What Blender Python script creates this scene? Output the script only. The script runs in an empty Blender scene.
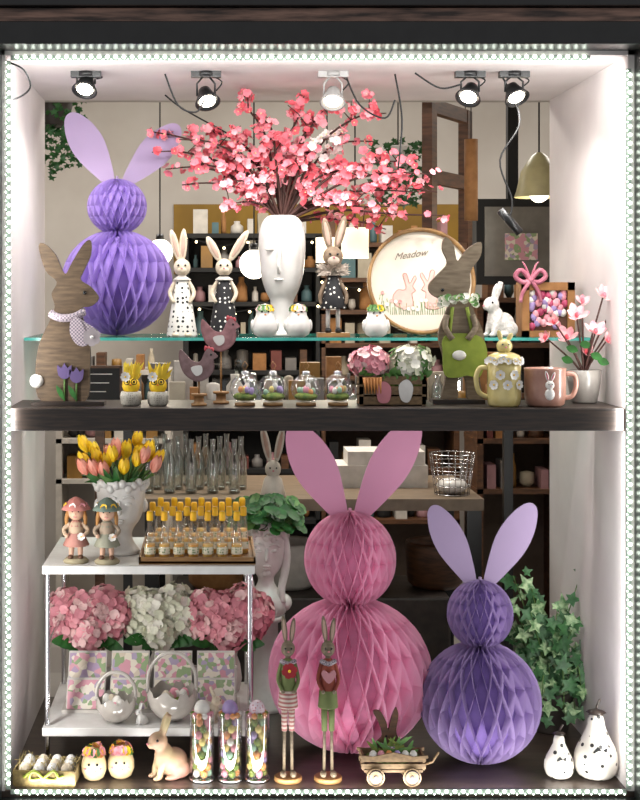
import bpy, math, random
from mathutils import Vector, Matrix, Euler
random.seed(11)
R=random.random
D=3.5; F=1400.0; CZ=1.5
def kk(y): return F/(D+y)
def wx(px,y): return (px-215)/kk(y)
def wz(py,y): return CZ+(295-py)/kk(y)
def lin(h):
    h=h.lstrip('#'); o=[]
    for i in (0,2,4):
        c=int(h[i:i+2],16)/255; o.append(c/12.92 if c<=.04045 else ((c+.055)/1.055)**2.4)
    return (*o,1)
MATS={}
def mat(name,col,rough=.5,metal=0,col2=None,scale=25,bump=0,emis=0,kind='noise',thr=.25,coat=0,sub=0,stretch=None):
    if name in MATS: return MATS[name]
    m=bpy.data.materials.new(name); m.use_nodes=True; nt=m.node_tree; n=nt.nodes; L=nt.links
    p=n['Principled BSDF']; c=lin(col)
    p.inputs['Roughness'].default_value=rough; p.inputs['Metallic'].default_value=metal
    p.inputs['Coat Weight'].default_value=coat
    if sub:
        p.inputs['Subsurface Weight'].default_value=sub; p.inputs['Subsurface Scale'].default_value=.01
    if col2 is None: c2=tuple(x*.82 for x in c[:3])+(1,)
    else: c2=lin(col2)
    tc=n.new('ShaderNodeTexCoord'); mp=n.new('ShaderNodeMapping'); L.new(tc.outputs['Object'],mp.inputs[0])
    if stretch: mp.inputs['Scale'].default_value=stretch
    mx=n.new('ShaderNodeMix'); mx.data_type='RGBA'; mx.inputs[6].default_value=c; mx.inputs[7].default_value=c2
    if kind=='noise':
        t=n.new('ShaderNodeTexNoise'); t.inputs['Scale'].default_value=scale; t.inputs['Detail'].default_value=4
        L.new(mp.outputs[0],t.inputs['Vector']); src=t.outputs[0]
        r=n.new('ShaderNodeMapRange'); r.inputs[1].default_value=.35; r.inputs[2].default_value=.65; L.new(src,r.inputs[0]); L.new(r.outputs[0],mx.inputs[0])
    elif kind=='dots':
        t=n.new('ShaderNodeTexVoronoi'); t.inputs['Scale'].default_value=scale; t.inputs['Randomness'].default_value=.35
        L.new(mp.outputs[0],t.inputs['Vector']); src=t.outputs[0]
        r=n.new('ShaderNodeMath'); r.operation='LESS_THAN'; r.inputs[1].default_value=thr; L.new(src,r.inputs[0]); L.new(r.outputs[0],mx.inputs[0])
    elif kind=='checker':
        t=n.new('ShaderNodeTexChecker'); t.inputs['Scale'].default_value=scale; L.new(mp.outputs[0],t.inputs['Vector']); src=t.outputs['Fac']
        L.new(src,mx.inputs[0])
    elif kind=='wave':
        t=n.new('ShaderNodeTexWave'); t.inputs['Scale'].default_value=scale; t.bands_direction='Z'; t.inputs['Distortion'].default_value=thr
        L.new(mp.outputs[0],t.inputs['Vector']); src=t.outputs['Fac']; L.new(src,mx.inputs[0])
    elif kind=='print':
        t=n.new('ShaderNodeTexVoronoi'); t.inputs['Scale'].default_value=scale; L.new(mp.outputs[0],t.inputs['Vector'])
        r=n.new('ShaderNodeValToRGB'); e=r.color_ramp.elements; r.color_ramp.interpolation='CONSTANT'
        cs=[col,col2 or '#ffffff','#c9909c','#8a9e74','#d9cfbe','#a596ae']
        e[0].color=lin(cs[0]); e[1].position=.18; e[1].color=lin(cs[1])
        for i in range(2,6):
            x=e.new(i*.17); x.color=lin(cs[i])
        s=n.new('ShaderNodeSeparateColor'); L.new(t.outputs['Color'],s.inputs[0]); L.new(s.outputs[0],r.inputs[0])
        src=t.outputs[0]; mx=None; L.new(r.outputs[0],p.inputs['Base Color'])
    if mx: L.new(mx.outputs[2],p.inputs['Base Color'])
    if bump:
        b=n.new('ShaderNodeBump'); b.inputs['Strength'].default_value=bump; b.inputs['Distance'].default_value=.004
        L.new(src,b.inputs['Height']); L.new(b.outputs[0],p.inputs['Normal'])
    if emis:
        p.inputs['Emission Color'].default_value=c; p.inputs['Emission Strength'].default_value=emis
    MATS[name]=m; return m
def paper(name,col,tr=.4):
    m=bpy.data.materials.new(name); m.use_nodes=True; nt=m.node_tree; n=nt.nodes; L=nt.links
    n.remove(n['Principled BSDF']); 
    tc=n.new('ShaderNodeTexCoord'); t=n.new('ShaderNodeTexNoise'); t.inputs['Scale'].default_value=6; L.new(tc.outputs['Object'],t.inputs[0])
    c=lin(col); mx=n.new('ShaderNodeMix'); mx.data_type='RGBA'; mx.inputs[6].default_value=c; mx.inputs[7].default_value=tuple(x*.92 for x in c[:3])+(1,); L.new(t.outputs[0],mx.inputs[0])
    d=n.new('ShaderNodeBsdfDiffuse'); q=n.new('ShaderNodeBsdfTranslucent'); L.new(mx.outputs[2],d.inputs[0]); L.new(mx.outputs[2],q.inputs[0])
    s=n.new('ShaderNodeMixShader'); s.inputs[0].default_value=tr; L.new(d.outputs[0],s.inputs[1]); L.new(q.outputs[0],s.inputs[2]); L.new(s.outputs[0],n['Material Output'].inputs[0])
    MATS[name]=m; return m
def glass(name,tint='#ffffff',lo=.05,hi=.5,rough=.03):
    if name in MATS: return MATS[name]
    m=bpy.data.materials.new(name); m.use_nodes=True; nt=m.node_tree; n=nt.nodes; L=nt.links
    n.remove(n['Principled BSDF'])
    tr=n.new('ShaderNodeBsdfTransparent'); tr.inputs[0].default_value=lin(tint)
    g=n.new('ShaderNodeBsdfGlossy'); g.inputs['Roughness'].default_value=rough
    lw=n.new('ShaderNodeLayerWeight'); lw.inputs[0].default_value=.35
    r=n.new('ShaderNodeMapRange'); r.inputs[3].default_value=lo; r.inputs[4].default_value=hi; L.new(lw.outputs[1],r.inputs[0])
    mx=n.new('ShaderNodeMixShader'); L.new(r.outputs[0],mx.inputs[0]); L.new(tr.outputs[0],mx.inputs[1]); L.new(g.outputs[0],mx.inputs[2])
    L.new(mx.outputs[0],n['Material Output'].inputs[0]); MATS[name]=m; return m

def catmull(pts,n=5,closed=True):
    out=[]; N=len(pts)
    rng=N if closed else N-1
    for i in range(rng):
        if closed: p=[pts[(i+j-1)%N] for j in range(4)]
        else: p=[pts[max(0,min(N-1,i+j-1))] for j in range(4)]
        for s in range(n):
            t=s/n
            out.append(tuple(.5*((2*p[1][d])+(-p[0][d]+p[2][d])*t+(2*p[0][d]-5*p[1][d]+4*p[2][d]-p[3][d])*t*t+(-p[0][d]+3*p[1][d]-3*p[2][d]+p[3][d])*t**3) for d in range(len(p[1]))))
    if not closed: out.append(tuple(pts[-1]))
    return out
class B:
    """mesh builder: one real-world object = one mesh. unit = metres per local unit."""
    def __init__(s,name,px=None,y=0,z=None,unit=None,loc=None,rz=0):
        s.name=name; s.u=unit or (D+y)/F
        s.loc=Vector(loc) if loc is not None else Vector((wx(px,y),y,z))
        s.V=[];s.Fc=[];s.M=[];s.S=[];s.mats=[];s.rz=rz
    def mi(s,m):
        if m not in s.mats: s.mats.append(m)
        return s.mats.index(m)
    def add(s,vs,fs,m,sm=True):
        o=len(s.V); s.V+= [Vector(v) for v in vs]; k=s.mi(m)
        for f in fs: s.Fc.append([i+o for i in f]); s.M.append(k); s.S.append(sm)
    def ell(s,c,r,m,seg=16,rings=10,rot=(0,0,0)):
        if not hasattr(r,'__len__'): r=(r,r,r)
        E=Euler(rot).to_matrix(); c=Vector(c); vs=[];fs=[]
        for j in range(rings+1):
            a=math.pi*j/rings
            for i in range(seg):
                b=2*math.pi*i/seg
                vs.append(c+E@Vector((r[0]*math.sin(a)*math.cos(b),r[1]*math.sin(a)*math.sin(b),r[2]*math.cos(a))))
        for j in range(rings):
            for i in range(seg):
                fs.append((j*seg+i,(j+1)*seg+i,(j+1)*seg+(i+1)%seg,j*seg+(i+1)%seg))
        s.add(vs,fs,m)
    def lathe(s,c,prof,m,seg=24,rot=(0,0,0),sy=1,rip=0,ripn=8,sm=True,cap=True):
        E=Euler(rot).to_matrix(); c=Vector(c); vs=[];fs=[]
        for (r,z) in prof:
            for i in range(seg):
                b=2*math.pi*i/seg; rr=r*(1+rip*math.cos(ripn*b))
                vs.append(c+E@Vector((rr*math.cos(b),rr*math.sin(b)*sy,z)))
        n=len(prof)
        for j in range(n-1):
            for i in range(seg):
                fs.append((j*seg+i,j*seg+(i+1)%seg,(j+1)*seg+(i+1)%seg,(j+1)*seg+i))
        s.add(vs,fs,m,sm)
        if cap:
            o=len(s.V)-n*seg
            k=s.mi(m)
            for rr,row,fl in ((prof[0][0],0,1),(prof[-1][0],n-1,0)):
                if rr>1e-4:
                    f=[o+row*seg+i for i in range(seg)]
                    s.Fc.append(f[::-1] if fl else f); s.M.append(k); s.S.append(False)
    def tube(s,pts,r,m,seg=6,smooth=0):
        pts=[Vector(p) for p in pts]
        if smooth: pts=[Vector(p) for p in catmull([tuple(p) for p in pts],smooth,False)]
        n=len(pts); rs=r if hasattr(r,'__len__') else [r]*n
        if len(rs)!=n: rs=[rs[0]+(rs[-1]-rs[0])*i/(n-1) for i in range(n)]
        t0=(pts[1]-pts[0]).normalized(); a=t0.orthogonal().normalized(); vs=[];fs=[]
        for i,p in enumerate(pts):
            t=(pts[min(n-1,i+1)]-pts[max(0,i-1)])
            if t.length<1e-9: t=t0
            t=t.normalized(); a=(a-t*a.dot(t))
            if a.length<1e-6: a=t.orthogonal()
            a.normalize(); b=t.cross(a)
            for k in range(seg):
                g=2*math.pi*k/seg; vs.append(p+(a*math.cos(g)+b*math.sin(g))*rs[i])
        for i in range(n-1):
            for k in range(seg): fs.append((i*seg+k,i*seg+(k+1)%seg,(i+1)*seg+(k+1)%seg,(i+1)*seg+k))
        fs.append(list(range(seg))[::-1]); fs.append([(n-1)*seg+k for k in range(seg)])
        s.add(vs,fs,m)
    def box(s,c,d,m,rot=(0,0,0)):
        E=Euler(rot).to_matrix(); c=Vector(c)
        vs=[c+E@Vector((x*d[0]/2,y*d[1]/2,z*d[2]/2)) for x in(-1,1) for y in(-1,1) for z in(-1,1)]
        s.add(vs,[(0,1,3,2),(4,6,7,5),(0,4,5,1),(2,3,7,6),(0,2,6,4),(1,5,7,3)],m,False)
    def plate(s,o,th,m,c=(0,0,0),rot=(0,0,0),sm=4,m2=None):
        if sm: o=catmull(o,sm)
        E=Euler(rot).to_matrix(); c=Vector(c); n=len(o)
        ar=sum(o[i][0]*o[(i+1)%n][1]-o[(i+1)%n][0]*o[i][1] for i in range(n))
        if ar<0: o=o[::-1]
        vs=[c+E@Vector((p[0],-th/2,p[1])) for p in o]+[c+E@Vector((p[0],th/2,p[1])) for p in o]
        s.add(vs,[list(range(n)),list(range(n,2*n))[::-1]],m,False)
        s.add(vs,[(i,i+n,(i+1)%n+n,(i+1)%n) for i in range(n)],m2 or m,False)
    def blade(s,base,tip,w,m,nrm=(0,-1,0),bend=0,fold=0,n=7,pw=.75,peak=.5):
        base=Vector(base);tip=Vector(tip);d=tip-base;nrm=Vector(nrm)
        side=d.cross(nrm)
        if side.length<1e-6: side=d.orthogonal()
        side.normalize(); up=side.cross(d).normalized(); vs=[];fs=[]
        for i in range(n+1):
            t=i/n; tt=t**(math.log(.5)/math.log(peak)); ww=w/2*max(0.02,math.sin(math.pi*min(max(tt,0.02),.985)))**pw
            p=base+d*t+up*bend*math.sin(math.pi*t)
            vs+=[p-side*ww+up*fold*ww,p,p+side*ww+up*fold*ww]
        for i in range(n):
            a=i*3; fs+=[(a,a+1,a+4,a+3),(a+1,a+2,a+5,a+4)]
        s.add(vs,fs,m)
    def ear(s,base,tip,w,m,mi=None,th=.22):
        b=Vector(base);t=Vector(tip);d=t-b
        ang=math.atan2(d.x,d.z)
        s.ell((b+t)/2,(w/2,w*th,d.length/2),m,12,10,rot=(0,ang,0))
        if mi: s.ell((b+t)/2+Vector((0,-w*th*.5,0)),(w*.3,w*th*.7,d.length*.38),mi,10,8,rot=(0,ang,0))
    def flower(s,c,nrm,r,m,n=5,mc=None,cup=.25,wd=.9):
        nrm=Vector(nrm).normalized(); a=nrm.orthogonal().normalized(); b=nrm.cross(a); c=Vector(c); g0=R()*6.28
        for i in range(n):
            g=g0+2*math.pi*i/n; d=a*math.cos(g)+b*math.sin(g); sd=a*-math.sin(g)+b*math.cos(g)
            w=r*wd*math.sin(math.pi/n)*1.1
            vs=[c,c+d*r*.6-sd*w+nrm*r*cup*.6,c+d*r*.98-sd*w*.5+nrm*r*cup,c+d*r*.98+sd*w*.5+nrm*r*cup,c+d*r*.6+sd*w+nrm*r*cup*.6,c+d*r*.6+nrm*r*cup*.3]
            s.add(vs,[(0,1,5),(1,2,5),(2,3,5),(3,4,5),(4,0,5)],m)
        if mc: s.ell(c+nrm*r*.12,r*.2,mc,6,4)
    def hydrangea(s,c,r,ms,n=130,fr=.2):
        c=Vector(c)
        if not hasattr(r,'__len__'): r=(r,r,r)
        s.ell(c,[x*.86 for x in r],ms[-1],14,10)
        for i in range(n):
            z=1-2*(i+.5)/n; q=math.sqrt(1-z*z); g=i*2.39996
            d=Vector((q*math.cos(g),q*math.sin(g),z)); j=.86+.26*R()
            p=c+Vector((d.x*r[0],d.y*r[1],d.z*r[2]))*j
            s.flower(p,d+Vector((R()-.5,R()-.5,R()-.5))*.8,r[0]*fr*(1+.3*R()),random.choice(ms),4,cup=.25,wd=.8)
    def done(s,remesh=None,bevel=None,subsurf=0):
        me=bpy.data.meshes.new(s.name)
        me.from_pydata([tuple(v*s.u) for v in s.V],[],s.Fc)
        for m in s.mats: me.materials.append(m)
        me.polygons.foreach_set('material_index',s.M); me.polygons.foreach_set('use_smooth',s.S); me.update()
        ob=bpy.data.objects.new(s.name,me); ob.location=s.loc; ob.rotation_euler=(0,0,s.rz)
        bpy.context.scene.collection.objects.link(ob)
        if remesh:
            r=ob.modifiers.new('r','REMESH'); r.mode='VOXEL'; r.voxel_size=remesh*s.u; r.use_smooth_shade=True
            q=ob.modifiers.new('s','SMOOTH'); q.iterations=4; q.factor=.6
        if bevel:
            v=ob.modifiers.new('b','BEVEL'); v.width=bevel; v.segments=2; v.limit_method='ANGLE'
        return ob
def face(b,c,r,eye,nose,fw=(0,-1)):
    f=Vector((fw[0],fw[1],0)).normalized(); sd=Vector((-f.y,f.x,0)); c=Vector(c)
    for k in(-1,1): b.ell(c+f*r*.82+sd*k*r*.38+Vector((0,0,r*.22)),r*.13,eye,8,6)
    b.ell(c+f*r*1.0+Vector((0,0,-r*.12)),(r*.14,r*.12,r*.1),nose,8,6)

# ---------- palette ----------
white=mat('white_ceramic','#dedbd7',.3,coat=.3,col2='#d2cec9')
wallw=mat('painted_plaster','#d4cdcb',.8,col2='#ccc4c3',scale=6,bump=.05)
shopw=mat('shop_wall_grey','#aea8a1',.85,col2='#a39c94',scale=3)
black=mat('black_metal','#0b0b0c',.35,col2='#131314')
blackm=mat('matt_black','#101011',.7)
dwood=mat('dark_wood','#30231b',.45,col2='#19100c',scale=14,stretch=(1,8,12),bump=.2)
lwood=mat('light_wood','#9c7446',.55,col2='#815a32',scale=20,stretch=(1,1,8))
gwood=mat('grey_wood','#5f4c37',.65,col2='#463524',scale=22,stretch=(1,6,6),bump=.2)
rwood=mat('rabbit_wood','#7f705c',.6,col2='#665745',scale=24,stretch=(1,6,6),bump=.1)
bwood=mat('brown_wood','#5e3d26',.5,col2='#3f2817',scale=14,stretch=(1,1,6))
chrome=mat('chrome','#d5d5d8',.15,1,col2='#c5c5c8')
lam=mat('white_laminate','#dad8d5',.35,col2='#cfccc8')
lilac2=paper('pale_lilac_paper','#b09cbd',.15)
purple=paper('purple_paper','#b39adb'); purple2=paper('grape_paper','#b39dca')
pink=paper('pink_paper','#fbc2dc'); pink2=paper('pale_pink_paper','#eda9ca',.15)
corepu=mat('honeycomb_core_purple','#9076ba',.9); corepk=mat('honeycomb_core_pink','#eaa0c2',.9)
blk=mat('black_gloss','#050505',.2); eyeb=blk
pinkn=mat('pink_nose','#cf7884',.5); green=mat('leaf_green','#2f6b2a',.5,col2='#1f4d1c',scale=40)
green2=mat('leaf_light','#6c9450',.5,col2='#497838',scale=40); stem=mat('stem_green','#4d6d30',.6)
twig=mat('twig_brown','#43231b',.7); yellow=mat('yellow','#f0c71c',.5,col2='#e3b010')
moss=mat('moss','#4f6a2e',.95,col2='#7f8a42',scale=90,bump=.6)
clear=glass('clear_glass'); shelfglass=glass('shelf_glass_top','#cfe9e2',.05,.5); edge=mat('glass_edge_green','#2f8f86',.15,col2='#58b5a8',scale=8,emis=.1)
bloss=[mat('blossom_pink','#ef8b98',.6,col2='#e76f7d'),mat('blossom_coral','#e76a76',.6,col2='#da525f'),mat('blossom_light','#f5b0b7',.6,col2='#ee97a1')]
blossw=mat('blossom_white','#f6e3df',.6)
hyp=[mat('hydrangea_pink','#ecaab1',.6,col2='#e293a0'),mat('hydrangea_pale','#f2cac8',.6),mat('hydrangea_rose','#d98b97',.6)]
hyw=[mat('hydrangea_cream','#f2eee0',.6),mat('hydrangea_greenish','#e6e5d0',.6),mat('hydrangea_sage','#d2d3ba',.6)]  # cream, pale green and muted sage floret colours, mixed at random

# ---------- shell of the window ----------
XL=-.525; XR=1.0325; ZF=.26; ZCe=2.10; YB=.82
def slab(name,c,d,m,bevel=None):
    b=B(name,unit=1,loc=c); b.box((0,0,0),d,m); return b.done(bevel=bevel)
def slab2(name,x0,x1,y0,y1,z0,z1,m,bevel=None): return slab(name,((x0+x1)/2,(y0+y1)/2,(z0+z1)/2),(x1-x0,y1-y0,z1-z0),m,bevel)
slab2('wall_left',XL-.08,XL,0,YB,ZF,ZCe+.1,wallw)
slab2('wall_right',XR,XR+.08,0,YB,ZF,ZCe+.1,wallw)
slab2('ceiling',XL-.08,XR+.08,0,YB,ZCe,ZCe+.06,wallw)
slab2('floor',XL-.08,XR+.08,0,YB,ZF-.26,ZF,mat('window_floor_dark','#40342c',.4,col2='#2e2520',scale=10,stretch=(1,6,1),coat=.15))
slab2('trim_1',-2.2,2.9,-.10,0,2.11,2.165,black,.003)
slab2('trim_2',-2.2,2.9,-.085,0,2.168,2.2,mat('brown_reflective_strip','#8a6a5c',.25,.2,col2='#2d201b',scale=7,stretch=(1,1,10)))
slab2('trim_3',-2.2,2.9,-.11,0,2.203,3.0,black)
slab2('trim_4',-2.2,XL-.008,-.05,0,.0,2.11,black)
slab2('trim_5',XR+.016,2.9,-.05,0,.0,2.11,black)
slab2('trim_6',XL-.008,XR+.016,-.05,0,.0,.245,black)
ledm=mat('led_warm','#f2ffee',.4,emis=14); pcb=mat('led_tape','#8f9a92',.5,emis=.06)
def led(name,p0,p1,n,off):
    b=B(name,unit=1,loc=(0,0,0)); p0=Vector(p0);p1=Vector(p1); o=Vector(off)
    d=(p1-p0)
    c=(p0+p1)/2; b.box(c+Vector((0,.005,0)),(abs(d.x)+.012,.004,abs(d.z)+.012),pcb)
    for i in range(n):
        p=p0+d*(i+.5)/n
        b.ell(p+o*.2,(.0045,.003,.0045),ledm,8,5)
        b.ell(p-o*.5+d/n*.5,(.0016,.0016,.0016),ledm,6,4)
    b.done()
led('led_strip_light',(XL+.02,-.004,2.093),(XR-.1,-.004,2.093),70,(0,0,.010))
led('led_strip_light',(XL+.008,-.004,.27),(XL+.008,-.004,2.08),84,(.010,0,0))
led('led_strip_light',(XR+.002,-.004,.27),(XR+.002,-.004,2.06),84,(.010,0,0))
led('led_strip_light',(XL+.02,-.004,.258),(XR-.01,-.004,.258),74,(0,0,.010))
ZW=1.216; ZG=1.383
slab2('wooden_display_shelf',XL+.001,XR-.001,.02,.30,ZW-.058,ZW-.0005,dwood,.003)
b=B('glass_shelf',unit=1,loc=((XL+XR)/2,.53,ZG-.004)); w=XR-XL-.004
b.box((0,0,0),(w,.38,.008),shelfglass); b.box((0,-.1915,0),(w,.003,.0085),edge); b.box((0,.1915,0),(w,.003,.0085),edge)
b.done()
# ---------- white rack ----------
ZT=.7935; ZL=.371; rx0=-.451; rx1=.104; ry0=.15; ry1=.587
b=B('display_rack',unit=1,loc=((rx0+rx1)/2,(ry0+ry1)/2,ZF)); w=rx1-rx0; d=ry1-ry0
for zt in (ZT,ZL): b.box((0,0,zt-ZF-.011),(w,d,.022),lam)
for sx in(-1,1):
    for sy in(-1,1):
        b.tube([(sx*(w/2-.012),sy*(d/2-.02),0),(sx*(w/2-.012),sy*(d/2-.02),ZT-ZF-.02)],.007,chrome,10)
for sx in(-1,1): b.tube([(sx*(w/2-.012),-(d/2-.02),.32),(sx*(w/2-.012),(d/2-.02),.32)],.005,chrome,8)
b.done(bevel=.002)

# ---------- honeycomb rabbits ----------
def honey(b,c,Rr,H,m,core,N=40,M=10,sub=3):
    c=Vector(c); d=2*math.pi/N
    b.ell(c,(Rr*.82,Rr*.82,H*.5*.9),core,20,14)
    for i in range(N):
        vs=[];fs=[];sg=1 if i%2==0 else -1; K=M*sub
        for j in range(K+1):
            ph=math.pi*j/K; t=j/sub; tri=1-2*abs((t%2)-1)
            a=i*d+sg*tri*d*.5*.96+.03
            r=Rr*math.sin(ph); z=-H/2*math.cos(ph)
            for q in(.78,.89,1):
                rr=r*q if j not in(0,K) else 0
                vs.append(c+Vector((rr*math.cos(a),rr*math.sin(a),z*(q if q<1 else 1)**.3)))
        for j in range(K):
            for q in(0,1): a0=j*3+q; fs.append((a0,a0+1,a0+4,a0+3))
        b.add(vs,fs,m,False)
def honey_rabbit(name,px,y,z,hw,bw,bh,hh,ears,m,me,core,N=40,M=10):
    b=B(name,px,y,z)
    honey(b,(0,0,bh/2),bw/2,bh,m,core,N,M)
    honey(b,(0,0,bh+hh/2-hh*.08),hw/2,hh*1.04,m,core,N-8,M)
    top=bh+hh*.95
    for (x0,x1,z1,w) in ears:
        base=Vector((x0,0,top-hh*.10)); tip=Vector((x1,-3,z1))
        dd=(tip-base); ang=math.atan2(dd.x,dd.z); L=dd.length
        o=[(-w*.12,0),(-w*.33,L*.22),(-w*.5,L*.5),(-w*.46,L*.74),(-w*.25,L*.94),(0,L),(w*.25,L*.94),(w*.46,L*.74),(w*.5,L*.5),(w*.33,L*.22),(w*.12,0)]
        b.plate(o,1.2,me,c=base,rot=(0,ang,0),sm=4)
    b.tube([(0,0,top-hh*.1),(0,0,top+2)],1.5,me,6)
    return b.done()
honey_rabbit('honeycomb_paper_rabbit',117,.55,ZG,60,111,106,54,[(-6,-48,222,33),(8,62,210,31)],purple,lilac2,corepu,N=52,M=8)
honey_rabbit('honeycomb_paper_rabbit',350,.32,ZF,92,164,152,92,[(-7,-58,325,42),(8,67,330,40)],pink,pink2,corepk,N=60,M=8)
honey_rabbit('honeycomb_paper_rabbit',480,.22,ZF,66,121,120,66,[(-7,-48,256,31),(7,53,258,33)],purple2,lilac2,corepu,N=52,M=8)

# ---------- flat wooden rabbits on the wooden shelf ----------
def loc(pts,cx,by): return [(x-cx,by-y) for x,y in pts]
scarf=mat('gingham_scarf','#b3a4aa',.9,col2='#736a76',kind='checker',scale=220)
b=B('wooden_rabbit_silhouette',67,.12,ZW)
o=loc([(57,281),(46,270),(39,246),(45,243),(56,254),(65,273),(72,262),(84,243),(91,240),(91,254),(84,270),(81,279),(91,286),(99,297),(92,305),(81,308),(84,320),(90,343),(90,368),(85,401),(43,401),(36,376),(39,345),(50,320),(55,306),(52,293)],67,404)
b.plate(o,7,gwood,sm=4,m2=dwood)
b.box((2,0,2),(72,26,4),dwood)
b.tube([(-16,-2,91),(-6,-7,87),(8,-7,88),(17,-2,93)],4,scarf,8,smooth=4); b.tube([(-16,3,91),(0,7,92),(17,3,93)],4,scarf,8,smooth=4)
b.plate([(6,88),(15,84),(22,62),(12,60),(4,72)],3,scarf,c=(0,-9,0)); b.plate([(10,88),(20,82),(34,72),(26,64),(12,74)],3,scarf,c=(0,-8,0),sm=3)
b.ell((-30,-4,24),(7,7,7),white); b.ell((18,-4,112),2,blk,8,6)
tul=mat('purple_tulip_wood','#5a4876',.6)
for tx,tz in((-2,30),(10,26)):
    b.tube([(tx,-5,4),(tx,-5,tz)],1,stem,6); b.plate([(tx-6,tz),(tx-7,tz+10),(tx-3,tz+7),(tx,tz+12),(tx+3,tz+7),(tx+7,tz+10),(tx+6,tz),(tx,tz-4)],3,tul,c=(0,-5,0),sm=2)
    b.blade((tx,-6,5),(tx-8,-7,20),5,green)
b.flower((26,-12,68),(0,-1,0),9,mat('grey_petal','#9d9396',.7),6,white,cup=.1)
b.done()
b=B('wooden_rabbit_silhouette',457,.18,ZW)
o=loc([(447,264),(442,250),(445,238),(453,246),(457,262),(467,250),(480,243),(480,257),(470,272),(470,284),(468,298),(475,315),(483,335),(485,360),(479,376),(482,402),(468,402),(465,380),(458,380),(456,402),(441,402),(445,380),(443,360),(438,335),(446,312),(449,301),(440,300),(430,294),(429,285),(438,275)],457,404)
b.plate(o,7,rwood,sm=4,m2=gwood); b.box((0,0,2),(52,24,4),dwood)
dung=mat('green_dungarees','#8b9b38',.7,col2='#76862c')
b.plate(loc([(443,338),(460,334),(480,338),(486,352),(484,364),(478,378),(466,376),(458,378),(444,376),(442,355)],457,404),3,dung,c=(0,-5,0))
for x in(448,472): b.tube([((x-457),-6,66),((x-457)*.6,-5,96)],1.8,dung,6)
b.ell((1,-7,48),(7,2,5),white,10,8); b.tube([(-11,-6,88),(-13,-8,76),(-6,-9,64)],3,rwood,8,smooth=3);b.tube([(14,-6,88),(17,-8,76),(9,-9,64)],3,rwood,8,smooth=3)
for i in range(56):
    g=i/56*6.28; b.flower((math.cos(g)*17+R()*3,-math.sin(g)*-9-4 if math.sin(g)>0 else math.sin(g)*9-4,104+R()*9-6),(R()-.5,-1,R()-.3),3.6,random.choice([hyw[0],hyw[1],hyw[0],hyw[2],green2]),5,yellow if R()<.2 else None)
b.ell((-15,-4,113),1.8,blk,8,6)
b.done()

# ---------- small ornaments on wooden shelf ----------
feather=mat('yellow_feather','#e8cf4c',.9,col2='#d9b930')
cup=mat('speckled_cup','#b5afa3',.6,col2='#7d7569',kind='dots',scale=220,thr=.3)
for px in(131,158):
    b=B('chick_in_pot_figurine',px,.10,ZW)
    b.lathe((0,0,0),[(8,0),(10,2),(11,9),(10,14),(9,14)],cup,18)
    b.ell((0,0,20),(9,8.5,9),yellow); face(b,(0,0,22),9,blk,mat('orange_beak','#e07a1a',.5))
    for k in(-1,1): b.tube([(k*3.5+2.8*math.cos(a/8*6.28),-9,24+2.8*math.sin(a/8*6.28)) for a in range(9)],.5,blk,5)
    for i in range(60):
        g=R()*6.28; q=R()*.9
        b.blade((math.cos(g)*3,math.sin(g)*3,24),(math.cos(g)*15*q+3,math.sin(g)*8*q,30+R()*15),3.5,feather,nrm=(R()-.5,-1,R()-.5),bend=1,n=4)
    b.flower((-5,-9,29),(0,-1,.2),5,white,8,yellow); b.done()
henm=[mat('hen_mauve','#8a6f70',.8,col2='#755c5c',scale=60,bump=.3),mat('hen_rose','#a5797c',.8,col2='#8c6265',scale=60,bump=.3)]
for (px,y,h,hm) in((199,.10,20,henm[0]),(221,.17,48,henm[1])):
    b=B('hen_on_spool_ornament',px,y,ZW)
    b.lathe((0,0,0),[(8,0),(8,2),(5,3),(5,9),(8,10),(8,12)],lwood,18)
    b.tube([(0,0,12),(0,0,h+6)],1,lwood,6)
    hz=h+4
    o=[(-3,hz),(-15,hz+8),(-20,hz+22),(-19,hz+32),(-14,hz+28),(-7,hz+21),(1,hz+20),(6,hz+30),(10,hz+33),(14,hz+30),(19,hz+25),(15,hz+22),(15,hz+12),(8,hz+3)]
    b.plate(o,6,hm,sm=4); b.plate([(x*.92,hz+16+(z-hz-16)*.92) for x,z in o],9,hm,sm=4)
    red=mat('hen_comb','#a0343f',.6)
    for i in range(3): b.ell((7+i*3,0,hz+33-i*.8),(2,2.4,3),red,8,6)
    b.ell((12,-5,hz+27),1.2,blk,8,6); b.plate([(-8,hz+14),(2,hz+16),(3,hz+9),(-3,hz+6)],3,white,c=(0,-5.5,0))
    b.done()
eggc=[mat('egg_pink','#d9909f',.5),mat('egg_mint','#9cc0a4',.5),mat('egg_yellow','#e2cf7c',.5),mat('egg_lilac','#a38dbf',.5),mat('egg_white','#e2ddd5',.5),mat('egg_orange','#d68f50',.5)]
for px in(245,273,306,338):
    b=B('glass_globe_ornament',px,.10,ZW)
    b.lathe((0,0,0),[(10,0),(10,3)],lwood,18)
    b.lathe((0,0,3),[(1,0),(9,2),(14,8),(15.5,14),(14,21),(9,26),(4,28),(3.5,31)],clear,22,cap=False)
    b.lathe((0,0,30),[(4,0),(4,4),(1,5)],chrome,12)
    b.ell((0,0,9),(12,12,4.5),moss,14,8)
    for i in range(14):
        g=R()*6.28; q=R()*9; b.ell((math.cos(g)*q,math.sin(g)*q-1,13+R()*4),(2.6,2.6,3.4),random.choice(eggc),8,6)
    b.ell((2,-1,19),(3,3,4),white,8,6); b.ear((1,-1,22),(-1,-1,27),2.2,white); b.ear((3,-1,22),(5,-1,27),2.2,white)
    b.tube([(0,0,35),(-3,0,40),(0,0,44),(3,0,40),(0,0,35)],.4,lwood,4)
    b.done()
cwood=mat('crate_wood','#82694a',.7,col2='#665038',scale=20,stretch=(4,1,8))
b=B('flower_crate',391,.13,ZW)
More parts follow.
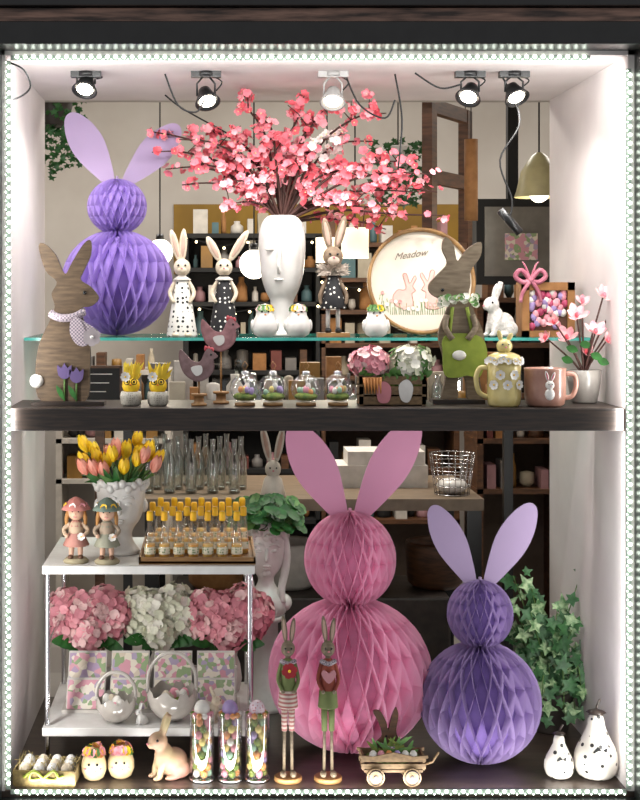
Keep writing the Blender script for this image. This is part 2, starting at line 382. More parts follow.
for k in(0,1,2):
    for yy in(-13,13): b.box((0,yy,5+k*10),(66,2,8),cwood)
    for xx in(-32,32): b.box((xx,0,5+k*10),(2,24,8),cwood)
for xx in(-31,31):
    for yy in(-12,12): b.box((xx,yy,15),(4,4,30),cwood)
b.box((0,0,2),(64,24,2),cwood); b.box((0,0,22),(60,22,6),moss)
b.hydrangea((-21,-2,42),(19,15,15),hyp,110,.2); b.hydrangea((19,-1,42),(21,15,16),[hyw[0],hyw[1],hyw[0],hyw[2],green2,hyw[2]],110,.2)
b.plate([(-14,4),(-4,4),(-2,18),(-9,24),(-16,18)],2,mat('pink_tag','#c97f88',.7),c=(0,-15,0)); b.plate([(8,6),(16,4),(20,18),(14,26),(6,20)],2,white,c=(0,-15,0))
for i in range(6): b.tube([(-28+i*3,-15,28),(-27+i*3,-16,12)],[2.2,.4],eggc[5],6)
for i in range(22): b.blade((-30+i*2.8,-8,28),(-34+i*3.2+R()*6,-16,26+R()*14),7,green2,bend=1)
b.done()
ymug=mat('pale_yellow_glaze','#d0c084',.25,col2='#c2b070',coat=.4); pmug=mat('dusty_pink_glaze','#ae8373',.3,col2='#9b6f60',coat=.3)
b=B('lidded_bunny_mug',504,.08,ZW)
b.lathe((0,0,0),[(14,0),(16,2),(17,10),(16.5,30),(17,46),(15.5,46),(15,6),(0,5)],ymug,28)
b.tube([(-16,0,38),(-24,0,38),(-28,0,28),(-25,0,14),(-16,0,9)],2.5,ymug,8,smooth=4)
b.lathe((0,0,45),[(17.5,0),(18,2),(15,6),(8,9),(0,10)],ymug,28); b.ell((0,-2,60),(8,8,7.5),ymug); face(b,(0,-2,60),8,blk,pinkn)
b.ear((-3,-2,65),(-6,-1,76),5,ymug); b.ear((3,-2,65),(8,-1,73),5,ymug)
for i in range(14): b.flower((math.sin(i*.42-2.9)*17,-abs(math.cos(i*.42-2.9))*17.3-.5,44+R()*4),(math.sin(i*.42-2.9),-1,.3),3.4,white,6,yellow)
for i in range(5):
    g=-.8+i*.4; b.flower((math.sin(g)*17,-math.cos(g)*17,22+10*(i%2)),(math.sin(g),-1,0),5,white,6,yellow)
b.done()
b=B('bunny_relief_mug',545,.085,ZW)
b.lathe((0,0,0),[(16,0),(19,2),(20.5,10),(20.5,36),(21,38),(19,38),(18.5,5),(0,4)],pmug,28)
b.tube([(20,0,32),(29,0,31),(31,0,20),(27,0,10),(19,0,8)],2.6,pmug,8,smooth=4)
b.ell((0,-20,13),(5,4,6),white); b.ell((0,-20.5,22),(4.5,4,4.5),white); b.ear((-1,-20,25),(-4,-20,36),3.6,white,pinkn); b.ear((1,-20,25),(5,-20,35),3.6,white,pinkn); face(b,(0,-20.5,22),4.5,blk,pinkn)
b.done()
pot=mat('grey_glaze','#8d8780',.35,col2='#736d68',scale=12,coat=.3)
mag=[mat('magnolia_pink','#d98996',.6,col2='#ecbcbc',scale=60),mat('magnolia_pale','#eec9c5',.6,col2='#d98a93',scale=60)]
b=B('potted_magnolia',584,.19,ZW)
b.lathe((0,0,0),[(11,0),(13,2),(16,20),(17,33),(15,33),(14,26),(0,26)],pot,24)
ends=[(18,106),(-8,86),(28,92),(8,70),(-16,64),(20,62),(2,50),(-30,80),(28,74),(-36,64),(0,100)]
for i,(ex,ez) in enumerate(ends):
    ey=-12+R()*20
    b.tube([(0,0,26),(ex*.3,ey*.4,26+(ez-26)*.4),(ex,ey,ez)],[1.3,.8],twig,6,smooth=4)
    c=Vector((ex,ey,ez)); ax=Vector((ex*.02+(R()-.5)*.6,-.5-R()*.5,.7)).normalized()
    rr=13 if i<5 else 8.5
    for k in range(6):
        g=k/6*6.28+i; s1=ax.orthogonal().normalized(); s2=ax.cross(s1); rad=s1*math.cos(g)+s2*math.sin(g)
        b.blade(c,c+(rad*(.75+.2*(k%2))+ax*.65)*rr,rr*.62,mag[k%2],nrm=rad*-1+ax*.4,bend=-rr*.12,fold=.25,peak=.62)
    b.ell(c+ax*3,(2,2,3),bloss[1],8,6)
    if i%2: b.blade((ex*.6,ey*.6,ez*.7),(ex*.6+10,ey*.6-6,ez*.7-4),8,green,fold=.2)
b.done()

# ---------- glass shelf ornaments ----------
wdots=mat('white_dress_black_dots','#e0dcd4',.7,col2='#151515',kind='dots',scale=75,thr=.3)
bdots=mat('black_dress_white_dots','#121115',.7,col2='#e9e5dd',kind='dots',scale=75,thr=.24)
cream=mat('cream_fur','#cfc2ae',.9,col2='#bcac96',scale=80); greyf=mat('grey_rabbit','#84705c',.8,col2='#6c5a48',scale=50)
def dress_rabbit(px,y,h,dm,skin,ears,ped=False):
    b=B('dressed_rabbit_figurine',px,y,ZG)
    b.lathe((0,0,0),[(15,0),(15.5,1.5),(12,22),(8,46),(6,58),(3,62)],dm,24)
    for k in(-1,1): 
        b.tube([(k*6,0,55),(k*12,-3,44),(k*8,-8,34)],[2.4,1.8],skin,8,smooth=4)
        b.ell((k*6,-12,2),(4,6,2.5),skin,10,6)
    b.lathe((0,0,56),[(8,0),(9,1),(3,5)],mat('white_collar','#dfd9d0',.8),16)
    b.ell((0,0,69),(8.5,9,9),skin); b.ell((0,-6,66),(5,4.5,4),skin); face(b,(0,-1,69),9,blk,pinkn)
    for ex,ez,w in ears: b.ear((ex*.22,0,75),(ex,0,ez),w,skin,mat('ear_inner','#b89a8a',.8))
    b.done()
dress_rabbit(182,.45,108,wdots,cream,[(-11,107,8),(2,108,8)])
dress_rabbit(224,.45,108,bdots,cream,[(-17,100,9),(24,106,9)])
b=B('standing_rabbit_figurine',333,.43,ZG)
b.box((0,0,2),(32,20,4),lwood)
for k in(-1,1): b.tube([(k*5,0,4),(k*5,0,36)],2.2,white,8); b.ell((k*5,-3,6),(3.4,6,3),blackm,10,6)
b.lathe((0,0,28),[(13,0),(13.5,1),(10,14),(6,30),(4,34)],bdots,22)
for k in(-1,1): b.tube([(k*6,0,56),(k*13,-3,42),(k*12,-4,32)],[2.4,1.6],greyf,8,smooth=4)
fur=mat('faux_fur','#c9bdb0',.95,col2='#ad9f92',scale=90)
for i in range(420):
    g=R()*6.28; a=R()*1.2-.4; q=8+R()*7
    b.blade((math.cos(g)*3,math.sin(g)*3,66),(math.cos(g)*q*1.2,math.sin(g)*q,65+a*11),2.4,fur,nrm=(R()-.5,-1,R()-.5),n=3)
b.ell((0,0,66),(8,8,6),fur)
b.ell((0,0,80),(10,10,10.5),greyf); b.ell((0,-7,76),(6,5,5),mat('muzzle','#c4b3a2',.8)); face(b,(0,-2,80),10,blk,pinkn)
b.ear((-3,0,87),(-9,0,119),9,greyf,MATS['ear_inner']); b.ear((3,0,87),(12,0,121),9,greyf,MATS['ear_inner'])
b.done()
for px,s in((265,1),(298,1),(376,.95)):
    b=B('ceramic_chick_figurine',px,.37,ZG)
    b.lathe((0,0,0),[(6*s,0),(11*s,3),(13*s,9),(12*s,16),(9*s,22),(8.5*s,27),(6*s,32),(0,34*s)],white,20)
    face(b,(0,-1,24*s),8.5*s,blk,eggc[5])
    for k in(-1,1): b.ell((k*12*s,0,12),(2.5,5,6),white,8,6)
    for i in range(12):
        g=i/12*6.28; b.flower((math.cos(g)*7,math.sin(g)*7,29),(math.cos(g),math.sin(g),.5),4,random.choice([yellow,green2,green,hyp[1]]),5)
    b.done()
b=B('head_vase_with_cherry_blossom',282,.52,ZG)
prof=[(16,0),(17,2),(14,6),(11.5,14),(11,26),(12,36),(16,44),(20,56),(22.5,72),(23.5,90),(22.8,104),(19.5,114),(14,120),(11,119),(10,105),(0,100)]
prof=catmull(prof[:13],3,False)+prof[13:]
b.lathe((0,0,0),prof,white,36,sy=1)
b.tube([(-3,-22,94),(-4,-25.5,80),(-5,-27,68),(-4,-21,63)],[1.2,1.8,3,2],white,8,smooth=3)
for k in(-1,1): b.ell((-4+k*9,-20.5,86),(5,2.6,2.2),white,12,8)
b.ell((-4,-19.5,56),(5,2.6,1.6),white,10,6)
tips=[(148,128),(152,150),(165,165),(182,182),(205,125),(222,150),(240,100),(262,118),(300,108),(325,118),(345,98),(385,112),(378,135),(415,160),(440,188),(446,212),(190,160),(225,205),(255,150),(400,205),(370,165),(280,135),(310,150),(335,140),(350,175),(300,180),(270,180),(390,225),(415,190),(240,180),(180,140),(215,178),(430,175),(355,200),(330,170)]
for tx,ty in tips:
    ex=tx-282; ez=333-ty; ey=(R()-.5)*70
    p0=Vector((0,0,112)); p3=Vector((ex,ey,ez)); mid=Vector((ex*.35,ey*.35,112+(ez-112)*.62+8)); m2=Vector((ex*.7+R()*8-4,ey*.7,112+(ez-112)*.9+R()*8))
    pts=[Vector(p) for p in catmull([tuple(p0),tuple(mid),tuple(m2),tuple(p3)],6,False)]
    b.tube(pts,[1.8,.6],twig,5)
    segs=[pts]
    for q in range(4):
        i=random.randint(5,len(pts)-3); a=pts[i]; e=a+Vector(((R()-.5)*48,(R()-.5)*30,R()*30-6)); sp=[a,(a+e)/2+Vector((0,0,3)),e]; b.tube(sp,[.8,.5],twig,4); segs.append(sp)
    for sgi,sp in enumerate(segs):
        nf=18 if sgi==0 else 6
        for q in range(nf):
            t=(.28+.72*R() if sgi==0 else .3+.7*R())*(len(sp)-1); i=min(len(sp)-2,int(t)); p=sp[i].lerp(sp[i+1],t-i)
            off=Vector((R()-.5,R()-.5,R()-.5))*8; p=p+off
            cen=Vector((325-282,0,333-140)); wcl=(Vector((p.x,0,p.z))-cen).length<17
            mm=blossw if (wcl and R()<.8) else random.choice(bloss)
            nrm=off.normalized()+Vector((0,-.8,.2))
            b.flower(p,nrm,2.8+R()*2.4,mm,5,mat('stamen','#f0dca8',.7) if R()<.3 else None,cup=.4,wd=.78)
b.done()
b=B('round_decorative_tray',421,.60,ZG)
rim=mat('tray_rim_wood','#a07a48',.45,col2='#7d5a32',scale=30); tray=mat('tray_cream','#d6cdbd',.5,col2='#ccc0ad',scale=8)
th=math.radians(80); RR=54; cz=RR*math.sin(th)+.5
b.lathe((0,0,cz),[(RR-3,-2),(RR,-1),(RR,5),(RR-2,6),(RR-3.5,4),(RR-3.5,0)],rim,56,rot=(th,0,0),cap=False)
b.lathe((0,0,cz),[(RR-3,-2),(RR-3,0)],tray,56,rot=(th,0,0))
E=Euler((th,0,0)).to_matrix()
def tp(x,yv,h=.6): return Vector((0,0,cz))+E@Vector((x,yv,h))
lp=mat('tray_print_pink','#d3958f',.6); lp2=mat('tray_print_blush','#dcb3a8',.6); lk=mat('tray_print_dark','#6f6456',.6)
def disc2(pts,m,h=.5):
    p=catmull(pts,3); b.add([tp(x,y,h) for x,y in p],[list(range(len(p)))],m,False)
for ox,fl,sc in((-18,1,.95),(14,-1,1.05)):
    pts=[(0,-4),(-9,0),(-11,9),(-6,16),(1,16),(3,20),(0,32),(4,33),(7,23),(12,31),(14,28),(10,20),(13,15),(9,12),(10,4),(9,-3)]
    disc2([(ox+x*fl*sc,-24+y*sc) for x,y in pts],lp2,.4)
    b.tube([tp(ox+p[0]*fl*sc,-24+p[1]*sc,.5) for p in catmull(pts+[pts[0]],3,False)],.4,lp,4)
for i in range(40):
    ox=-42+i*2.15; lim=-math.sqrt(max(0,46**2-ox**2)); y0=max(lim,-34); y1=y0+5+R()*11
    b.tube([tp(ox,y0,.4),tp(ox+R()*3-1.5,y1,.5)],.3,green2,4)
    if i%2: b.flower(tp(ox+1,y1,.7),(0,-1,.15),1.9,random.choice([lp,lp2,hyw[0]]),5)
tray_ob=b.done()
cu=bpy.data.curves.new('tray_lettering','FONT'); cu.body='Meadow'; cu.size=.028; cu.shear=.6; cu.extrude=.0003; cu.align_x='CENTER'
cu.materials.append(lk); to=bpy.data.objects.new('lettering',cu); bpy.context.scene.collection.objects.link(to); to.parent=tray_ob
uu=(D+.6)/F; pp=(Vector((0,0,cz))+E@Vector((-10,24,.6)))*uu; to.location=pp; to.rotation_euler=(th,-.15,0)
def sit_rabbit(name,px,y,z,s,m,remesh=1.0,fw=-1,eyes=True,earm=None):
    b=B(name,px,y,z)
    b.ell((6*s,0,13*s),(14*s,11*s,13*s),m,20,14); b.ell((-3*s,0,18*s),(9*s,9*s,14*s),m,18,12)
    for k in(-1,1):
        b.ell((10*s,k*8*s,8*s),(10*s,5*s,8*s),m,14,10); b.ell((2*s,k*9*s,2.5*s),(9*s,3.5*s,2.6*s),m,12,8)
        b.tube([(-6*s,k*5*s,16*s),(-9*s,k*5*s,8*s),(-9.5*s,k*5*s,2.5*s)],[4*s,2.6*s],m,10,smooth=3); b.ell((-12*s,k*5*s,2.2*s),(4.5*s,2.6*s,2.2*s),m,10,8)
    b.ell((-9*s,0,34*s),(9*s,7.5*s,8*s),m,16,12); b.ell((-15*s,0,31.5*s),(4.5*s,4.5*s,4*s),m,12,8)
    b.tube([(-4*s,0,20*s),(-7*s,0,32*s)],6*s,m,12)
    b.tube([(-5*s,-3*s,40*s),(-3*s,-5*s,50*s),(-1*s,-6*s,58*s)],[2.4*s,3.2*s,2.8*s],m,10); b.tube([(-4*s,3*s,40*s),(1*s,5*s,50*s),(4*s,6*s,56*s)],[2.4*s,3.2*s,1.4*s],m,10)
    b.ell((20*s,0,9*s),5*s,m,12,8)
    ob=b.done(remesh=remesh)
    e=B(name+'_face',px,y,z)
    for k in(-1,1): e.ell((-12.5*s,k*6*s,36*s),1.3*s,blk,8,6)
    e.ell((-19.3*s,0,32.5*s),(1*s,1.4*s,1*s),pinkn,8,6)
    eo=e.done(); eo.name='eyes_and_nose'; eo.parent=ob; eo.location=(0,0,0)
    return ob
o=sit_rabbit('white_rabbit_figurine',498,.43,ZG,.95,mat('white_textured_ceramic','#dbd7d2',.6,col2='#c3beb7',scale=120,bump=.8)); o.rotation_euler=(0,0,.5)
kraft=mat('kraft_card','#96693c',.8,col2='#855a30',scale=40)
b=B('kraft_gift_box',545,.46,ZG)
b.box((0,2,27),(52,24,54),kraft)
b.box((0,-10.6,27),(40,1.2,42),mat('box_interior','#5b3a2a',.8))
for i in range(44):
    b.ell((-17+34*R(),-12,9+R()*35),(3.6,2.5,4.2),random.choice([hyp[2],hyp[0],mat('candy_pink','#b84468',.4),eggc[4],eggc[3]]),8,6)
for sx in(-1,1): b.box((sx*22.5,-13.5,27),(7,4,54),kraft)
b.box((0,-13.5,50),(52,4,8),kraft); b.box((0,-13.5,3),(52,4,6),kraft)
bow=mat('mauve_ribbon','#a05468',.5,col2='#bb7484')
for k in(-1,1):
    b.tube([(-18,-16,56),(-18+k*9,-16,66),(-18+k*15,-16,60),(-18+k*8,-16,54),(-18,-16,56)],2.4,bow,6,smooth=4)
    b.tube([(-18,-17,56),(-18+k*8,-17,44),(-18+k*10,-17,34)],[2.2,1.6],bow,6,smooth=3)
    b.tube([(-18,-15,56),(-18+k*5,-15,70),(-18+k*8,-15,74)],[1.5,.6],bow,6,smooth=3)
b.ell((-18,-17,56),3,bow)
b.done()

# ---------- rack items ----------
skin=mat('figurine_skin','#d0a58c',.5); 
def kid(px,y,hat,coat,skirt):
    b=B('flower_child_figurine',px,y,ZT)
    b.lathe((0,0,0),[(12,0),(13,2),(10,5)],mat('figurine_base','#a3977a',.8),18)
    for k in(-1,1):
        b.tube([(k*4,0,22),(k*4.4,-1,13),(k*4.6,-2,6)],[3.2,2.2],skin,10,smooth=3); b.ell((k*5,-4,6),(3,5,2.6),mat('brown_shoe','#634330',.5),10,8)
    b.lathe((0,0,17),[(12,0),(12.5,1.5),(9,9),(6.5,15),(7,20),(5,24),(2.6,26)],skirt,20,rip=.07,ripn=9)
    b.lathe((0,0,28),[(7.2,0),(7.8,6),(6,12),(2.6,15)],coat,18)
    for k in(-1,1):
        b.tube([(k*6,0,39),(k*12,-2,33),(k*9,-7,28)],[2.6,1.9],coat,8,smooth=4); b.ell((k*8.5,-8,28),2.2,skin,8,6)
    b.tube([(0,0,41),(0,0,46)],2.6,skin,8)
    b.ell((0,0,50),(8,7.6,8),skin); face(b,(0,0,50),7.6,blk,skin); b.tube([(-2,-7.4,46.6),(0,-7.8,46),(2,-7.4,46.6)],.4,pinkn,5)
    for k in(-1,1): b.tube([(k*6,1,54),(k*9,0,46),(k*9.5,-1,38)],[3,1.5],mat('blond_hair','#a8763e',.7),8,smooth=3)
    b.ell((0,2,52),(8.4,7.4,8),MATS['blond_hair'])
    b.lathe((0,0,53),[(14,0),(14.5,1),(11,5),(7.5,9),(3,12),(0,13)],hat,22,rip=.05,ripn=7)
    for i in range(7):
        g=i/7*6.28; b.flower((math.cos(g)*11,math.sin(g)*11,57),(math.cos(g),math.sin(g),.4),3.5,random.choice([white,hyp[0],yellow]),5)
    b.flower((6,-9,27),(0,-1,.3),4,white,6,yellow)
    b.done()
kid(76,.20,mat('pink_hat','#b8736a',.7),mat('cream_coat','#b9a086',.7),mat('rose_skirt','#a87468',.7))
kid(107,.19,mat('sage_hat','#6a7a6e',.7),mat('beige_coat','#a08c78',.7),mat('grey_skirt','#8c8a78',.7))
b=B('face_vase_with_tulips',121,.33,ZT)
pr=catmull([(17,0),(19,3),(14,10),(11,18),(13,26),(19,34),(23,46),(24,58),(25,68),(27,74)],3,False)+[(24,74),(20,60),(0,56)]
b.lathe((0,0,0),pr,white,32)
b.tube([(0,-22,56),(0,-27,48),(0,-27,45),(0,-22,43)],[1.6,2,3,2],white,8)
for k in(-1,1):
    b.ell((k*8,-21,52),(4.6,2.6,2.2),white,10,6); b.tube([(k*3,-24,58),(k*9,-23,60),(k*14,-19,57)],1.3,white,6,smooth=3)
    b.ell((k*23,0,48),(4,5,7),white,10,8)
b.ell((0,-21.5,36),(5,2.5,1.6),white,10,6); b.ell((0,-20.5,33),(4,2.5,1.6),white,10,6)
for i in range(26):
    g=i/26*6.28; b.ell((math.cos(g)*25,math.sin(g)*25,70+3*math.sin(i*2)),(4,4,4.5),white,8,6)
tc=[mat('tulip_yellow','#f2cd1f',.5,col2='#e5b010'),mat('tulip_peach','#e8a08c',.5,col2='#dd8470'),mat('tulip_yellow','#f4d63a')]
for i in range(24):
    tx=(i%8-3.5)*9.6+R()*4-2; ty=(i//8-1)*18+R()*6; tz=80+R()*20-abs(tx)*.18+(i//8)*4
    b.tube([(tx*.25,ty*.25,60),(tx*.7,ty*.7,tz*.9),(tx,ty,tz)],[1.1,.9],stem,6,smooth=3)
    mm=random.choice(tc); c=Vector((tx,ty,tz)); lean=Vector((tx*.012,ty*.01,1))
    b.ell(c+lean*7,(4,4,6.5),mm,10,8)
    for k in range(6):
        g=k/6*6.28; dr=Vector((math.cos(g)*.22,math.sin(g)*.22,0))+lean
        b.blade(c+Vector((math.cos(g)*1,math.sin(g)*1,0)),c+dr*(16+R()*2),8.5,mm,nrm=(math.cos(g),math.sin(g),0),bend=3.0,fold=-.3,peak=.42)
for i in range(36):
    g=R()*6.28; q=20+R()*24; b.blade((math.cos(g)*8,math.sin(g)*8,66),(math.cos(g)*q,math.sin(g)*q*.7,70+R()*22),7,green2 if R()<.4 else green,nrm=(math.cos(g),math.sin(g),.5),bend=4,fold=.3)
b.done()
b=B('tray_of_juice_bottles',198,.33,ZT)
b.box((0,0,1.5),(112,118,3),lwood)
for sx in(-1,1): b.box((sx*55,0,4),(2,118,6),lwood)
for sy in(-1,1): b.box((0,sy*58,4),(112,2,6),lwood)
juice=mat('orange_juice','#dd9a3a',.3,col2='#eac067',scale=40); capm=mat('yellow_cap','#f0b912',.4,col2='#e6ab0c'); lab=mat('bottle_label','#e2d8c0',.6,col2='#6f8a5a',kind='dots',scale=150,thr=.35)
for r in range(4):
    for c in range(7):
        x=-46+c*14+(r%2)*7; y=-45+r*30
        b.lathe((x,y,3),[(5,0),(5.4,1),(5.4,20),(4.4,25),(2.4,30),(2.3,38)],clear,12)
        b.lathe((x,y,3.5),[(4.8,0),(5,14)],juice,10)
        b.lathe((x,y,8),[(5.6,0),(5.6,7)],lab,12,cap=False)
        b.lathe((x,y,40),[(2.8,0),(3.2,1),(3.2,7),(2.6,9),(0,9)],capm,12)
b.done()
# napkin packs: two rows leaning on each other with printed faces, in a low stand
pr=mat('floral_print_a','#c98f9b',.45,col2='#d6ccbf',kind='print',scale=75); pr2=mat('floral_print_b','#93a27c',.45,col2='#d8cfc4',kind='print',scale=85)
pr3=mat('floral_print_c','#a58eaa',.45,col2='#c9bba8',kind='print',scale=65); plain=mat('napkin_white','#cfc9c1',.6)
b=B('napkin_packs',152,.34,ZL)
b.box((0,0,1.5),(176,44,3),plain)
for row in range(2):
    for i in range(4):
        cx_=-65+i*43; cz_=16+row*22; cy_=-13+row*19
        m_=[pr,pr2,pr3,pr2,pr,pr3,pr2,pr][(i*3+row*2)%8]
        b.box((cx_,cy_+3,cz_),(38,5,30),plain,rot=(-.45,0,0)); b.box((cx_,cy_,cz_),(36,1.2,28),m_,rot=(-.45,0,0))
    b.box((0,-2+row*19,8+row*11),(170,8,12+row*22),plain)
b.done()
vg=mat('glazed_vase_white','#d9d3cb',.4)
for px,mm,rx,rz,y in((89,hyp,38,36,.49),(161,hyw,38,34,.51),(228,hyp,40,35,.49)):
    b=B('hydrangea_bouquet',px,y,ZL)
    b.lathe((0,0,0),[(10,0),(12,2),(14,14),(12,28),(9,36),(10,40),(8,40),(7,30),(0,6)],vg,20)
    hz=74
    for i in range(5): b.tube([((i-2)*1.5,0,30),((i-2)*4,R()*8-4,44),((i-2)*7,0,hz-10)],1.2,stem,6,smooth=3)
    for (ox,oy,oz) in ((-.55,0,-10),(.5,-2,-7),(-.2,-6,8),(.35,-2,14),(-.6,2,10),(0,-10,-14),(.7,0,6)):
        b.hydrangea((rx*ox,oy,hz+oz),(rx*.42,18,rz*.48),mm,80,.27)
    for i in range(9): b.blade(((i-4)*3,-5,hz-20),((i-4)*9,-20,hz-30+R()*12),13,green,bend=2,fold=.2)
    b.done()
def cracked(px,y,rr,hh):
    b=B('cracked_egg_basket',px,y,ZL); seg=48; vs=[];fs=[]; rows=10
    pw=mat('pearl_white','#b8b0a8',.15,coat=.7)
    for j in range(rows+1):
        for i in range(seg):
            g=2*math.pi*i/seg; top=.18+.14*(1 if (i//3)%2 else -1)*(.6+.4*math.sin(i*1.7))
            v=-1+(1+top)*j/rows; r=math.sqrt(max(.04,1-v*v)); vs.append((rr*r*math.cos(g),rr*r*math.sin(g),rr*1.05*(v+1)))
    for j in range(rows):
        for i in range(seg): fs.append((j*seg+i,j*seg+(i+1)%seg,(j+1)*seg+(i+1)%seg,(j+1)*seg+i))
    b.add(vs,fs,pw)
    b.tube([(-rr*.96,0,rr*1.1),(-rr*.92,0,hh*.72),(-rr*.5,0,hh*.94),(0,0,hh),(rr*.5,0,hh*.94),(rr*.92,0,hh*.72),(rr*.96,0,rr*1.1)],2.0,pw,8,smooth=4)
    for i in range(10):
        g=R()*6.28;q=R()*rr*.6; b.ell((math.cos(g)*q,math.sin(g)*q,rr*.9+R()*4),(4.5,4.5,6),random.choice([eggc[4],eggc[4],cream,eggc[0]]),8,6)
    b.ell((0,0,rr*.75),(rr*.8,rr*.8,rr*.2),moss)
    b.done()
cracked(116,.20,20,50); cracked(172,.215,25,68)
sit_rabbit('seated_rabbit_figurine',212,.20,ZL,.6,cream,.8).rotation_euler=(0,0,math.pi+.6)
sit_rabbit('seated_rabbit_figurine',141,.182,ZL,.38,white,.7).rotation_euler=(0,0,.8)

# ---------- floor row ----------
b=B('egg_carton',48,.085,ZF,rz=-.06)
wick=mat('straw_basket','#7d6a3c',.8,col2='#57482a',scale=90,bump=.5)
b.box((0,0,3),(60,44,6),wick)
for sy in(-1,1): b.box((0,sy*22,9),(62,2,14),wick)
for sx in(-1,1): b.box((sx*30,0,9),(2,44,14),wick)
for i in range(4):
    for j in range(3): b.ell((-21+i*14,-13+j*13,13),(6,5.8,8),white if (i+j)%3 else cream,14,10)
b.tube([(-20,-24,10),(-8,-25,16),(4,-25,6),(20,-24,12)],1.6,mat('lime_ribbon','#9aa53c',.5),6,smooth=4)
for k in(-1,1): b.tube([(0,-25,9),(k*10,-25,17),(k*14,-25,8),(0,-25,9)],1.4,MATS['lime_ribbon'],6,smooth=4)
straw=mat('paper_straw','#b3a06c',.9)
for i in range(90): 
    x=-29+R()*58; b.tube([(x,-23+R()*46,13+R()*3),(x+R()*16-8,-23+R()*46,17+R()*5)],.4,straw,3)
b.done()
for px,y,s in((94,.085,1),(121,.10,1.06)):
    b=B('egg_figurine_with_flower_crown',px,y,ZF)
    b.lathe((0,0,0),[(6*s,0),(10*s,3),(12.5*s,10),(12.5*s,17),(10*s,25),(6*s,31),(0,33*s)],mat('egg_cream','#c6b28a',.45,col2='#b8a078'),22)
    for k in(-1,1): b.ell((k*4,-11.3*s,18),1.4,blk,8,6)
    b.tube([(-3,-12.2*s,12),(0,-12.8*s,10.8),(3,-12.2*s,12)],.5,pinkn,5)
    for k in(-1,1): b.ell((k*7,-10*s,13),(2,1,1.5),pinkn,8,6)
    for i in range(14):
        g=i/14*6.28; b.flower((math.cos(g)*9,math.sin(g)*9,27+R()*3),(math.cos(g),math.sin(g),.5),5,random.choice([hyp[0],yellow,eggc[5],green2,hyp[2]]),5,yellow)
    for i in range(6): b.flower((R()*8-4,R()*8-4,34),(R()-.5,R()-.5,1),4,random.choice([hyp[0],yellow,eggc[5]]),5)
    b.done()
o=sit_rabbit('seated_rabbit_figurine',167,.10,ZF,1.12,mat('beige_blush_ceramic','#a6956f',.5,col2='#b57f72',scale=10),1.0); o.rotation_euler=(0,0,.5)
for px in(202,230,257):
    b=B('jar_of_decorative_eggs',px,.08,ZF)
    b.lathe((0,0,0),[(12,0),(12.5,1),(12.5,66),(13,68),(12,68),(11.6,4),(0,3)],clear,24)
    b.lathe((0,0,0),[(12.7,0),(12.7,3)],chrome,24)
    for l in range(9):
        for i in range(5):
            g=i/5*6.28+l*.7; b.ell((math.cos(g)*6.6,math.sin(g)*6.6,8+l*6.4),(3.6,3.6,4.4),random.choice(eggc+[moss,moss,moss]),8,6)
        b.ell((0,0,8+l*6.4),(5,5,4),moss,8,6)
    b.ell((0,0,71),(8,8,9),{202:eggc[4],230:eggc[3],257:mat('egg_speckled','#d6c5ce',.5,col2='#a82a3a',kind='dots',scale=160,thr=.3)}[px],16,12)
    for i in range(10): g=i/10*6.28; b.ell((math.cos(g)*9,math.sin(g)*9,66),(3,3,3),random.choice([moss,eggc[0],eggc[5],white]),8,6)
    b.done()
stripe=mat('striped_jumper','#c9bdb2',.8,col2='#9a5252',kind='wave',scale=30,thr=0); redc=mat('rust_coat','#8f4434',.8,col2='#743226'); olive=mat('olive_knit','#6f7a48',.8)
def stick_rabbit(px,y,top,bot,fl):
    b=B('long_legged_rabbit_figurine',px,y,ZF)
    b.lathe((0,0,0),[(13,0),(14,1),(14,4),(13,5)],lwood,22)
    for k in(-1,1):
        b.tube([(k*4,0,8),(k*3.6,-1,45),(k*3.5,0,80)],[1.5,1.8],rwood,8); b.ell((k*5,-4,8),(3.4,7,3.2),rwood,10,8)
        b.tube([(k*6,0,118),(k*10,-3,102),(k*6,-8,92)],[2.4,1.6],top,8,smooth=4); b.ell((k*5.5,-9,91),2,rwood,8,6)
        b.tube([(k*3.6,0,50),(k*3.5,0,80)],[2.8,3.6],bot,8)
    b.lathe((0,0,76),[(8.5,0),(9,1),(8.5,12),(7.5,26),(7.5,36),(5,45),(2,47)],top,20)
    b.lathe((0,0,74),[(10,0),(10,1),(8.8,16),(8,18)],bot,20)
    b.tube([(0,0,120),(0,0,126)],2.6,rwood,8)
    b.ell((0,0,132),(7,8,8),rwood); b.ell((0,-6,129.5),(4,4,3.4),rwood); face(b,(0,-1.5,132),8,blk,pinkn)
    b.ear((-2,0,137),(-5,0,165),5.5,rwood,MATS['ear_inner']); b.ear((3,0,137),(6,0,163),5.5,rwood,MATS['ear_inner'])
    if fl==0: b.flower((1,-9,112),(0,-1,0),8,mat('red_felt','#9c232c',.8),6,yellow,cup=.05)
    else: b.plate([(0,100),(-7,108),(-5,113),(0,110),(5,113),(7,108)],3,mat('felt_heart','#c58890',.8),c=(0,-10,0))
    b.tube([(-7,-1,120),(0,-6,118),(7,-1,120)],2.4,scarf,8,smooth=3)
    b.done()
stick_rabbit(288,.075,olive,stripe,0); stick_rabbit(328,.075,redc,olive,1)
b=B('wooden_cart_with_rabbit',392,.07,ZF)
def wheel(x,y,z,r):
    b.lathe((x,y+1.5,z),[(r,0),(r,3)],cwood,22,rot=(math.pi/2,0,0)); b.lathe((x,y-1.2,z),[(r*.25,0),(r*.25,1.6)],dwood,10,rot=(math.pi/2,0,0))
    b.tube([(x+r*math.cos(a/16*6.283)*.78,y-1.8,z+r*math.sin(a/16*6.283)*.78) for a in range(17)],.7,dwood,5)
for x in(-18,18):
    for y in(-15,15): wheel(x,y,9,9)
    b.tube([(x,-16,9),(x,16,9)],1.2,dwood,6)
b.box((0,0,14),(58,24,2.5),cwood)
